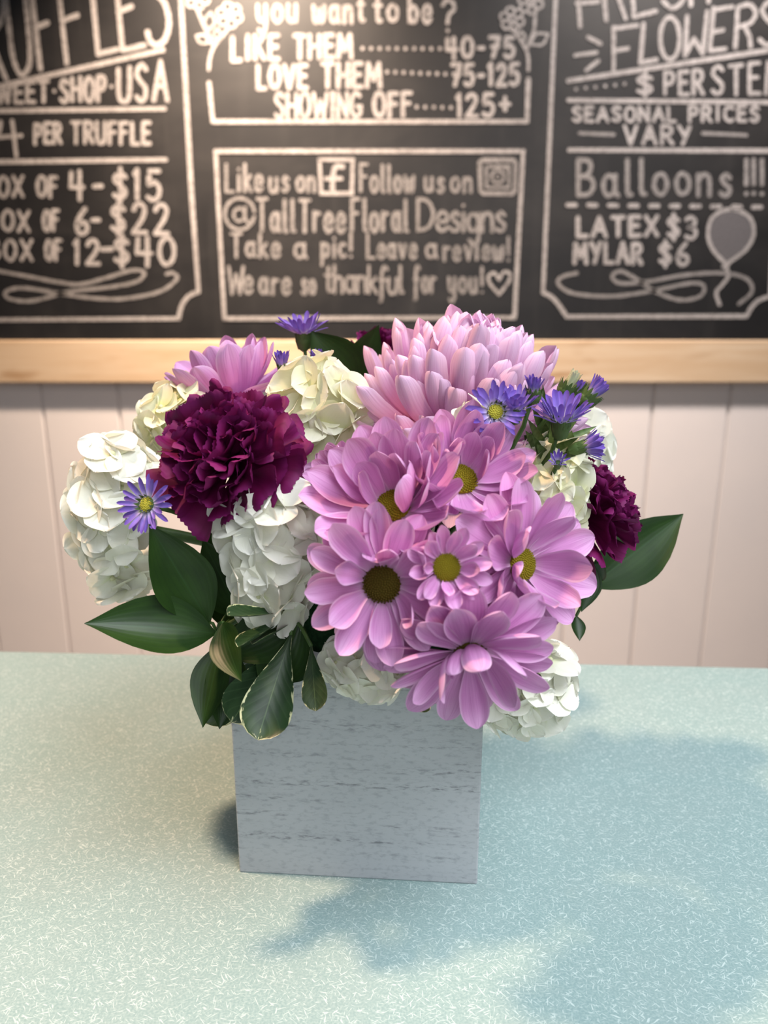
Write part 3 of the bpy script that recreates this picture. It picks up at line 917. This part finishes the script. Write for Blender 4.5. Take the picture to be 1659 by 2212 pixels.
random.seed(33)
FLOR_W = [floret_mesh(k).mesh('floret') for k in range(7)]
FLOR_C = [m.copy() for m in FLOR_W]
for m in FLOR_W: m.materials.append(M_WHITE)
for m in FLOR_C: m.materials.append(M_CREAM)
mb = MB(); mb.ball((0, 0, .09), .10, .10, .09, 10, 6); EYE = mb.mesh('floret_eye'); EYE.materials.append(M_EYE)


def disc_mesh(name, n, flat, bump):
    mb = MB()
    mb.ball((0, 0, 0), .96, .96, flat * .96, 20, 10)
    for k in range(n):
        r = math.sqrt((k + .5) / n); a = k * 2.399963
        z = flat * math.sqrt(max(0, 1 - r * r * .92))
        mb.ball((r * math.cos(a), r * math.sin(a), z), bump, bump, bump * 1.1, 6, 4)
    return mb.mesh(name)


DISC = disc_mesh('flower_eye', 190, .42, .062)
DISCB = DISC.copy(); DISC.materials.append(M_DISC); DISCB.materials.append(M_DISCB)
DISCY = disc_mesh('flower_eye', 60, .5, .11); DISCY.materials.append(M_YEL)


def calyx_mesh(n, r, h, flare):
    mb = MB()
    mb.tube([(0, 0, -h), (0, 0, -h * .8), (0, 0, -h * .4), (0, 0, 0.0)], [r * .25, r * .7, r * .95, r * .8], 12)
    for row in range(3):
        for k in range(n):
            v, f, uv = blade(h * .75, r * .42, [(0, .8), (.4, 1), (.8, .5), (1, .02)], cup=.4, bend=.0, nx=1, ny=4)
            M = Matrix.Rotation(2 * PI * (k + .5 * row) / n, 4, 'Z') @ Matrix.Translation((0, r * (.72 + .1 * row), -h * (.85 - .28 * row))) @ Matrix.Rotation(PI / 2 - flare * (1 - .2 * row), 4, 'X')
            mb.add([M @ Vector(p) for p in v], f, uv)
    return mb.mesh('calyx')


CALYX = calyx_mesh(11, 1.0, 1.5, .25); CALYX.materials.append(M_CALYX)


def petal_at(root, me, mat, az, elev, r0, z0, ln, wd=1.0, twist=0.0, name='petal'):
    M = Matrix.Rotation(az - PI / 2, 4, 'Z') @ Matrix.Translation((0, r0, z0)) @ Matrix.Rotation(elev, 4, 'X') @ Matrix.Rotation(twist, 4, 'Y') @ Matrix.Diagonal((ln * wd, ln, ln, 1))
    return obj(name, me, mat, root, M)


def rad(d): return math.radians(d)


# ------------------------------------------------------------------ flower builders
def daisy(label, px, py, y, rpx, axis, disc_px, rows, spin=0.0, eye=None, group='pink daisy flowers in the bouquet', skip=None, extra=()):
    """rows: (count, length factor, elevation deg, curl key, jitter deg)"""
    random.seed(label)
    s = mpp(px, py, y)
    R = rpx * s; rd = disc_px * s
    root = thing('daisy_chrysanthemum', label, 'flower', frame(at(px, py, y), axis, spin), group)
    for ri, (n, lf, el, key, jit) in enumerate(rows):
        for k in range(n):
            az = 2 * PI * (k + .5 * (ri % 2) + random.uniform(-.18, .18)) / n + ri * .2
            if skip and skip(ri, math.degrees(az) % 360): continue
            petal_at(root, random.choice(DAISY[key]), M_PINK, az, rad(el + random.uniform(-jit, jit)), rd * .86, -rd * .18 + ri * rd * .06, (R - rd * .8) * lf * random.uniform(.9, 1.08),
                     random.uniform(.92, 1.1), random.uniform(-.25, .25))
    for (azd, el, lf, key, tw) in extra:
        petal_at(root, random.choice(DAISY[key]), M_PINK, rad(azd), rad(el), rd * .84, rd * .05, (R - rd * .8) * lf, 1.05, tw)
    obj('flower_eye', eye or DISC, None, root, Matrix.Translation((0, 0, -rd * .05)) @ Matrix.Scale(rd, 4))
    obj('calyx', CALYX, None, root, Matrix.Translation((0, 0, -rd * .35)) @ Matrix.Scale(rd * .75, 4))
    add_stem(root, 0.0018, 0.035)
    return root


def carnation(label, px, py, y, rpx, axis, n, spin=0.0, flat=1.0):
    random.seed(label)
    s = mpp(px, py, y); R = rpx * s
    ax = Vector(axis).normalized()
    root = thing('carnation', label, 'flower', frame(at(px, py, y) - ax * R * .45, axis, spin), 'burgundy carnations in the bouquet')
    for k in range(n):
        f = k / (n - 1)
        el = -12 + 98 * f ** .75
        ln = R * (1.02 - .22 * f) * random.uniform(.92, 1.08)
        petal_at(root, random.choice(FANS), M_BURG, k * 2.399963 + random.uniform(-.3, .3), rad(el * flat + random.uniform(-9, 9)), R * .03, R * .06 * f, ln, random.uniform(.85, 1.1), random.uniform(-.7, .7))
    mb = MB(); mb.tube([(0, 0, -.03 * R), (0, 0, -.12 * R), (0, 0, -.45 * R), (0, 0, -.6 * R)], [.2 * R, .19 * R, .15 * R, .07 * R], 12)
    obj('calyx', mb, M_CALYX, root)
    add_stem(root, 0.002, 0.06)
    return root


def hydrangea(label, px, py, y, rx, rz, n, fl_px, cream=False, ry=None, spread=0.15, seed=1, eyes=True):
    rs = random.getstate(); random.seed(seed)
    s = mpp(px, py, y)
    c = at(px, py, y); A = Vector((rx * s, (ry or (rx + rz) / 2) * s, rz * s))
    base = c - (c - foam_pt(c)).normalized() * min(A) * .75
    root = thing('hydrangea', label, 'flower', Matrix.Translation(base), 'white hydrangea heads in the bouquet')
    pd = MB(); cl = c - base
    N = n
    for k in range(N):
        zz = 1 - 2 * (k + .5) / N; a = k * 2.399963
        rr = math.sqrt(1 - zz * zz)
        d = Vector((rr * math.cos(a), rr * math.sin(a), zz))
        if d.y > .55 or d.dot((base - c).normalized()) > .72: continue
        p = cl + Vector((d.x * A.x, d.y * A.y, d.z * A.z)) * random.uniform(.80, 1.0)
        nrm = Vector((d.x / A.x, d.y / A.y, d.z / A.z)).normalized() + Vector([random.uniform(-spread, spread) * 2.6 for _ in range(3)])
        sc = fl_px * s * random.uniform(.82, 1.18)
        fo = obj('floret', random.choice(FLOR_C if cream else FLOR_W), None, root, frame(p, nrm, random.uniform(0, 6.28)) @ Matrix.Scale(sc, 4))
        if eyes: obj('floret_eye', EYE, None, fo)
        m = cl * .5 + p * .2
        pd.tube([Vector((0, 0, 0)), m, p - nrm.normalized() * sc * .25, p], .0008, 5)
    obj('flower_stalks', pd, M_PEDI, root)
    add_stem(root, 0.003, 0.0)
    random.setstate(rs)
    return root


def aster(label, px, py, y, rpx, axis, n=26, elevs=(15, 35), eye=True, spin=0.0, mat=None, cal=.30, wide=1.0, petals=True):
    random.seed(label)
    s = mpp(px, py, y); R = rpx * s
    root = thing('aster', label, 'flower', frame(at(px, py, y), axis, spin), 'violet asters in the bouquet')
    rd = R * .26
    rows = len(elevs)
    for ri, el in enumerate(elevs):
        m = n // rows
        for k in range(m):
            az = 2 * PI * (k + .5 * ri + random.uniform(-.25, .25)) / m
            petal_at(root, random.choice(BUDRAYS if mat else RAYS), mat or M_VIOL, az, rad(el + random.uniform(-8, 8)), rd * .75, 0.0, (R - rd * .6) * random.uniform(.85, 1.05), 1.25 * wide)
    if eye: obj('flower_eye', DISCY, None, root, Matrix.Scale(rd, 4))
    obj('calyx', CALYX, None, root, Matrix.Translation((0, 0, R * .04)) @ Matrix.Diagonal((R * cal, R * cal, R * .42, 1)))
    add_stem(root, 0.0011, 0.04)
    return root


def sprig(name, label, group, origin, leaves, prof, mat, stem_r=0.0016):
    """leaves: (base px, tip px, y base, y tip, width px, facing, cup, bend, twist)"""
    o = at(*origin)
    root = thing(name, label, 'foliage', Matrix.Translation(o), group)
    q = foam_pt(o)
    mb = MB(); mb.tube([(0, 0, 0), (q - o) * .5 + Vector((0, 0, .01)), q - o], stem_r, 7)
    obj('stem', mb, M_STEM, root)
    for (b, tp, yb_, yt, wpx, face, cup, bend, *rest) in leaves:
        B, T = at(*b, yb_), at(*tp, yt)
        d = T - B; Lg = d.length; d.normalize()
        z = Vector(face); z = (z - d * z.dot(d)).normalized(); x = d.cross(z)
        R = Matrix((x, d, z)).transposed().to_4x4()
        wd = wpx * mpp(*b, (yb_ + yt) / 2)
        chord = math.sin(bend) / bend if abs(bend) > .01 else 1       # straight distance of a bent blade
        half = bend / 2
        Lr = Lg / max(.6, abs(math.sin(half) / half) if abs(half) > .01 else 1)
        kw = dict(rest[0]) if rest else {}
        pf = kw.pop('prof', prof)
        v, f, uv = blade(Lr, wd, pf, cup=cup, bend=bend, nx=6, ny=18, power=1.15, **kw)
        M = Matrix.Translation(B - o) @ R @ Matrix.Rotation(-half, 4, 'X')
        mb = MB(); mb.add(v, f, uv)
        obj('leaf', mb, mat, root, M)
        mb = MB(); w0 = B - o
        mb.tube([Vector((0, 0, 0)), w0 * .5 + Vector((0, 0, .002)), w0], .0009, 6)
        if w0.length > .004: obj('leaf_stalk', mb, M_STEM, root)
    return root


# ------------------------------------------------------------------ white hydrangeas
hydrangea('large white hydrangea head at the far left of the bouquet', 268, 1120, .40, 92, 165, 58, 62, False, 105, seed=11)
hydrangea('cream hydrangea head behind the big carnation, upper left', 395, 915, .44, 75, 75, 34, 54, True, 70, seed=12)
hydrangea('cream hydrangea head at the top, right of the big carnation', 690, 885, .405, 82, 85, 34, 72, True, 70, seed=13)
hydrangea('white hydrangea head below the big carnation, left of the daisies', 596, 1192, .345, 88, 142, 38, 76, False, 95, seed=14)
hydrangea('cream hydrangea head between the daisies and the right carnation', 1180, 1055, .375, 72, 95, 40, 58, True, 75, seed=15)
hydrangea('pale hydrangea head hanging over the front rim of the box', 800, 1430, .335, 90, 62, 34, 56, False, 70, seed=16)
hydrangea('white hydrangea head at the lower right, under the lowest daisy', 1120, 1480, .335, 100, 92, 44, 60, False, 80, seed=17)
hydrangea('small white hydrangea head mostly hidden behind the purple aster cluster', 1215, 980, .465, 95, 110, 44, 54, False, 60, seed=18)
hydrangea('small white hydrangea cluster peeking between the top daisy and the asters', 1028, 905, .358, 34, 32, 14, 38, False, 36, seed=19)

hydrangea('added white hydrangea head deep behind the middle of the daisy cluster, thickens the bouquet shadow', 1035, 1165, .405, 105, 90, 40, 54, False, 95, seed=20)  # mostly hidden head, added to make the cast shadow solid

hydrangea('added white hydrangea head deep behind the raised daisy, closes a gap in the bouquet shadow', 850, 1125, .372, 74, 66, 34, 54, False, 60, seed=21)  # another hidden head, added to stop lamp light passing through the bouquet

# ------------------------------------------------------------------ carnations
carnation('big dark burgundy carnation at the upper left of the bouquet', 484, 968, .345, 160, (-.12, -.80, .62), 50, .3)
carnation('burgundy carnation at the right edge, beside the pointed leaf', 1308, 1100, .385, 124, (.78, -.40, .40), 44, 1.0)
carnation('burgundy carnation half hidden at the very top, behind the spidery mum', 825, 745, .53, 75, (0, .1, 1), 34, .4)

# ------------------------------------------------------------------ pale pink pompon
random.seed(5)
px, py, y = 988, 912, .425
s = mpp(px, py, y); R = 258 * s
root = thing('pompon_chrysanthemum', 'large pale pink incurved mum with many spoon petals, top of the bouquet', 'flower', frame(at(px, py, y) + Vector((0, 0, -.006)), (.10, -.14, 1), 0), None)
N = 285
rest = MB()
ordr = []
for k in range(N):
    f = k / (N - 1)
    el = -46 + 132 * f ** .78
    az = k * 2.399963
    ln = R * (1.0 - .22 * f) * random.uniform(.86, 1.14)
    key = 'low' if f < .09 else ('mid' if f < .6 else 'in')
    ordr.append((el, az, ln, key, f))
vis = sorted(range(N), key=lambda k: -(-math.sin(ordr[k][1]) * math.cos(rad(ordr[k][0])) + .25 * math.sin(rad(ordr[k][0])) + .25 * ordr[k][2] / R))[:100]
mb = MB(); mb.ball((0, 0, 0), R * .17, R * .17, R * .14, 14, 8); obj('receptacle', mb, M_CALYX, root)
for k, (el, az, ln, key, f) in enumerate(ordr):
    me = random.choice(MUM[key]); e = rad(el + random.uniform(-7, 7)); tw = random.uniform(-.3, .3); wd = random.uniform(.85, 1.12)
    if k in vis:
        petal_at(root, me, M_PALE, az, e, R * .12 * math.cos(e), R * (.10 * math.sin(e) + .05 * f), ln, wd, tw)
    else:
        M = Matrix.Rotation(az - PI / 2, 4, 'Z') @ Matrix.Translation((0, R * .12 * math.cos(e), R * (.10 * math.sin(e) + .05 * f))) @ Matrix.Rotation(e, 4, 'X') @ Matrix.Rotation(tw, 4, 'Y') @ Matrix.Diagonal((ln * wd, ln, ln, 1))
        uvl = me.uv_layers[0].data; uvv = [(0, 0)] * len(me.vertices)
        for lp in me.loops: uvv[lp.vertex_index] = tuple(uvl[lp.index].uv)
        rest.add([M @ v.co for v in me.vertices], [tuple(p.vertices) for p in me.polygons], uvv)
o = obj('petals', rest, M_PALE, root); o['kind'] = 'stuff'
add_stem(root, 0.003, 0.04)

# ------------------------------------------------------------------ pink daisies
CUP = [(14, 1.0, 14, 'in', 8), (12, .92, 36, 'in', 8), (9, .72, 58, 'in', 10)]
OPEN = [(14, 1.0, -8, 'flat', 9), (12, .95, 12, 'flat', 9), (6, .84, 32, 'in', 18)]
daisy('pink daisy with raised petals in the upper middle, olive eye showing', 850, 1092, .318, 205, (-.25, -.62, .72), 40, CUP, 0, skip=lambda r, a: r > 0 and 205 < a < 335)
daisy('pink daisy with a yellow eye just under the big pale mum', 995, 1035, .332, 178, (.20, -.62, .72), 38, CUP, 0, skip=lambda r, a: r > 0 and 205 < a < 335)
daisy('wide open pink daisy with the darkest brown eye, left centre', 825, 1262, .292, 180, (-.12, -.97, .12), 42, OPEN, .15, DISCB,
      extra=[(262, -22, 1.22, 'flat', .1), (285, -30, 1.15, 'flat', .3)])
daisy('small pink daisy in the very middle of the daisy cluster', 965, 1226, .284, 104, (.12, -.92, .30), 31, [(12, 1.0, 22, 'flat', 10), (8, .92, 46, 'flat', 10)], .1)
daisy('pink daisy facing right with its eye mostly covered by folded petals', 1128, 1220, .312, 194, (.55, -.80, .18), 36, OPEN, .7, None,
      extra=[(165, 40, .7, 'in', .2), (135, 46, .62, 'flat', -.3), (205, 44, .6, 'flat', .2)])
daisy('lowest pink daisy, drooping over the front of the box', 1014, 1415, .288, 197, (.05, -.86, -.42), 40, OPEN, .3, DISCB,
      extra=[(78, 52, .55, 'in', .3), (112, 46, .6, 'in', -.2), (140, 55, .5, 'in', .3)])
daisy('pink daisy at the back left, behind the burgundy carnation', 505, 858, .46, 178, (-.30, -.05, .95), 34, [(15, 1.0, 4, 'flat', 8), (13, .95, 24, 'in', 8), (9, .85, 46, 'in', 10)], .2)
daisy('pink daisy tucked behind the left of the raised daisy, eye hidden', 735, 1040, .352, 100, (-.62, -.45, .60), 24, CUP[:2], .9)

# ------------------------------------------------------------------ asters
aster('tallest violet aster, seen from the side against the chalkboard', 655, 722, .48, 64, (-.02, -.15, 1), 30, (28, 46), False)
aster('half open violet aster bud above the top hydrangea', 610, 792, .425, 40, (-.1, -.3, 1), 24, (66, 78), False)
aster('tiny violet aster behind the top hydrangea', 684, 778, .46, 28, (.1, -.2, 1), 20, (55, 70), False)
aster('open violet aster with a yellow eye beside the big carnation, left', 318, 1090, .332, 64, (-.35, -.85, .35), 30, (4, 20), True)
aster('open deep violet aster with yellow eye, leftmost of the right-hand cluster', 1070, 890, .342, 66, (.1, -.85, .35), 30, (8, 30), True)
aster('violet aster facing up, just right of the leftmost one of the cluster', 1114, 884, .346, 62, (.05, -.30, .95), 26, (40, 58), False)
aster('violet aster bud standing upright over the cluster, left of the green bud', 1152, 848, .350, 44, (.05, -.15, 1), 22, (70, 80), False, cal=.46)
aster('largest violet aster of the right-hand cluster, lit side view', 1212, 910, .355, 76, (-.05, -.28, .95), 36, (26, 44, 60), False)
aster('violet aster bud at the upper right tip of the cluster', 1274, 855, .37, 54, (.68, -.1, .72), 24, (70, 80), False, cal=.46)
aster('violet aster bud behind the tip bud of the cluster', 1243, 848, .385, 36, (.35, 0, .9), 20, (70, 80), False, cal=.46)
aster('violet aster bud facing right, above the right carnation', 1258, 968, .366, 58, (.92, -.25, .30), 26, (56, 72), False)
aster('small violet aster low in the cluster, above the cream hydrangea', 1205, 1000, .352, 32, (-.1, -.6, .7), 18, (50, 65), False)
aster('closed pale green aster bud at the top of the cluster', 1226, 836, .372, 46, (.45, -.1, .88), 20, (80, 86), False, cal=.46, mat=M_BUD)


def narrow(label, origin, spec):
    return sprig('aster_leaf_sprig', label, 'aster greenery in the bouquet', origin, spec, [(0, .4), (.3, 1), (.7, .7), (1, .02)], M_CALYX, .0012)


narrow('narrow dark green leaves among the right-hand asters', (1185, 985, .41), [
    ((1180, 970), (1140, 905), .377, .357, 20, (0, -1, .3), .3, .2), ((1185, 965), (1205, 880), .377, .372, 18, (0, -1, .3), .3, .2),
    ((1190, 975), (1250, 945), .372, .362, 18, (0, -1, .5), .3, .3), ((1175, 990), (1150, 940), .372, .357, 18, (0, -1, .2), .3, .1),
    ((1190, 985), (1225, 1010), .372, .352, 16, (0, -1, .5), .3, .3), ((1190, 960), (1172, 830), .382, .377, 18, (0, -1, .2), .3, .2),
    ((1195, 950), (1232, 880), .382, .382, 18, (0, -1, .2), .3, .2), ((1185, 985), (1245, 985), .372, .352, 18, (0, -1, .4), .3, .2),
    ((1180, 980), (1120, 960), .377, .367, 20, (0, -1, .4), .3, .2), ((1200, 960), (1290, 920), .382, .392, 18, (0, -1, .4), .3, .2),
    ((1180, 990), (1160, 960), .37, .355, 24, (0, -1, .2), .2, .1), ((1200, 985), (1190, 915), .375, .37, 24, (0, -1, .2), .2, .1),
    ((1200, 1000), (1262, 1000), .37, .37, 22, (0, -1, .3), .2, .1), ((1190, 960), (1150, 880), .385, .37, 24, (0, -1, .2), .2, .1),
    ((1200, 950), (1255, 890), .39, .39, 22, (0, -1, .2), .2, .1), ((1170, 985), (1135, 930), .375, .36, 22, (0, -1, .2), .2, .1),
    ((1195, 1010), (1180, 930), .385, .38, 44, (0, -1, .2), .2, .1), ((1215, 1005), (1235, 930), .385, .385, 44, (0, -1, .2), .2, .1),
    ((1180, 1000), (1130, 925), .385, .38, 40, (0, -1, .2), .2, .1), ((1205, 960), (1180, 860), .395, .39, 40, (0, -1, .2), .2, .1)])

# ------------------------------------------------------------------ leaves
sprig('ruscus_sprig', 'dark glossy pointed leaves at the lower left, over the counter', 'dark ruscus foliage', (468, 1365, .345), [
    ((452, 1345), (322, 1132), .345, .325, 132, (.25, -.9, .35), .35, .25),
    ((465, 1368), (182, 1347), .340, .315, 132, (-.05, -.75, .65), .45, -.25),
    ((520, 1335), (438, 1165), .365, .36, 112, (.2, -.9, .3), .30, .1),
    ((482, 1345), (522, 1472), .330, .305, 84, (-.30, -.88, .35), .35, -.45),
    ((478, 1390), (438, 1572), .345, .325, 92, (-.25, -.9, .30), .35, -.1),
    ((500, 1400), (474, 1575), .350, .330, 96, (.3, -.9, .30), .3, -.1),
    ((560, 1330), (468, 1160), .385, .38, 130, (.2, -.9, .3), .25, .1),
    ((590, 1330), (418, 1270), .39, .385, 120, (0, -.9, .4), .25, .1),
    ((645, 1335), (480, 1420), .340, .332, 120, (-.1, -.9, .3), .25, -.1),
    ((650, 1340), (570, 1505), .342, .330, 124, (0, -.95, .25), .25, -.1),
    ((540, 1250), (440, 1120), .395, .39, 110, (.1, -.9, .3), .25, .1)], P_RUSC, M_RUSCUS)
sprig('ruscus_sprig', 'pointed green leaf sticking out at the far right under the carnation', 'dark ruscus foliage', (1285, 1265, .42), [
    ((1272, 1268), (1476, 1110), .42, .43, 128, (.25, -.85, .45), .35, -.20),
    ((1280, 1215), (1256, 1322), .40, .39, 62, (.2, -.9, .3), .3, .1),
    ((1300, 1255), (1296, 1195), .405, .39, 34, (-.6, -.7, .3), .3, .1),
    ((1245, 1330), (1252, 1385), .40, .39, 34, (.2, -.9, .3), .3, .1)], P_RUSC, M_RUSCUS)
sprig('ruscus_sprig', 'two dark leaves at the top between the tall aster and the pale mum', 'dark ruscus foliage', (745, 840, .49), [
    ((765, 850), (672, 715), .49, .475, 125, (-.2, -.8, .6), .3, -.4),
    ((755, 840), (818, 702), .49, .48, 78, (.3, -.85, .45), .3, .1)], P_RUSC, M_RUSCUS)
sprig('pittosporum_sprig', 'cream-edged leaves hanging over the front left of the box', 'variegated pittosporum foliage', (632, 1335, .345), [
    ((628, 1372), (556, 1598), .335, .300, 112, (.05, -.92, .30), .22, -.12),
    ((672, 1395), (682, 1536), .325, .305, 56, (.1, -.95, .1), .18, -.05),
    ((622, 1318), (492, 1330), .335, .305, 60, (.05, -.22, .95), .45, .15),
    ((622, 1330), (514, 1398), .335, .305, 52, (-.35, -.30, .85), .55, .15),
    ((630, 1345), (545, 1392), .338, .312, 46, (-.35, -.30, .85), .55, .1),
    ((610, 1390), (500, 1560), .345, .320, 104, (.25, -.9, .3), .2, -.1),
    ((600, 1395), (440, 1560), .36, .335, 92, (.1, -.95, .2), .2, .0),
    ((640, 1370), (632, 1475), .345, .33, 70, (.3, -.9, .2), .2, .0)], P_PITT, M_PITTO)
sprig('pittosporum_sprig', 'small cream-edged leaf tips under the lowest daisy', 'variegated pittosporum foliage', (1090, 1450, .35), [
    ((1105, 1455), (1170, 1480), .315, .30, 44, (.1, -.8, .5), .3, .1),
    ((930, 1480), (908, 1538), .325, .315, 34, (.1, -.95, .2), .3, .0)], P_PITT, M_PITTO)
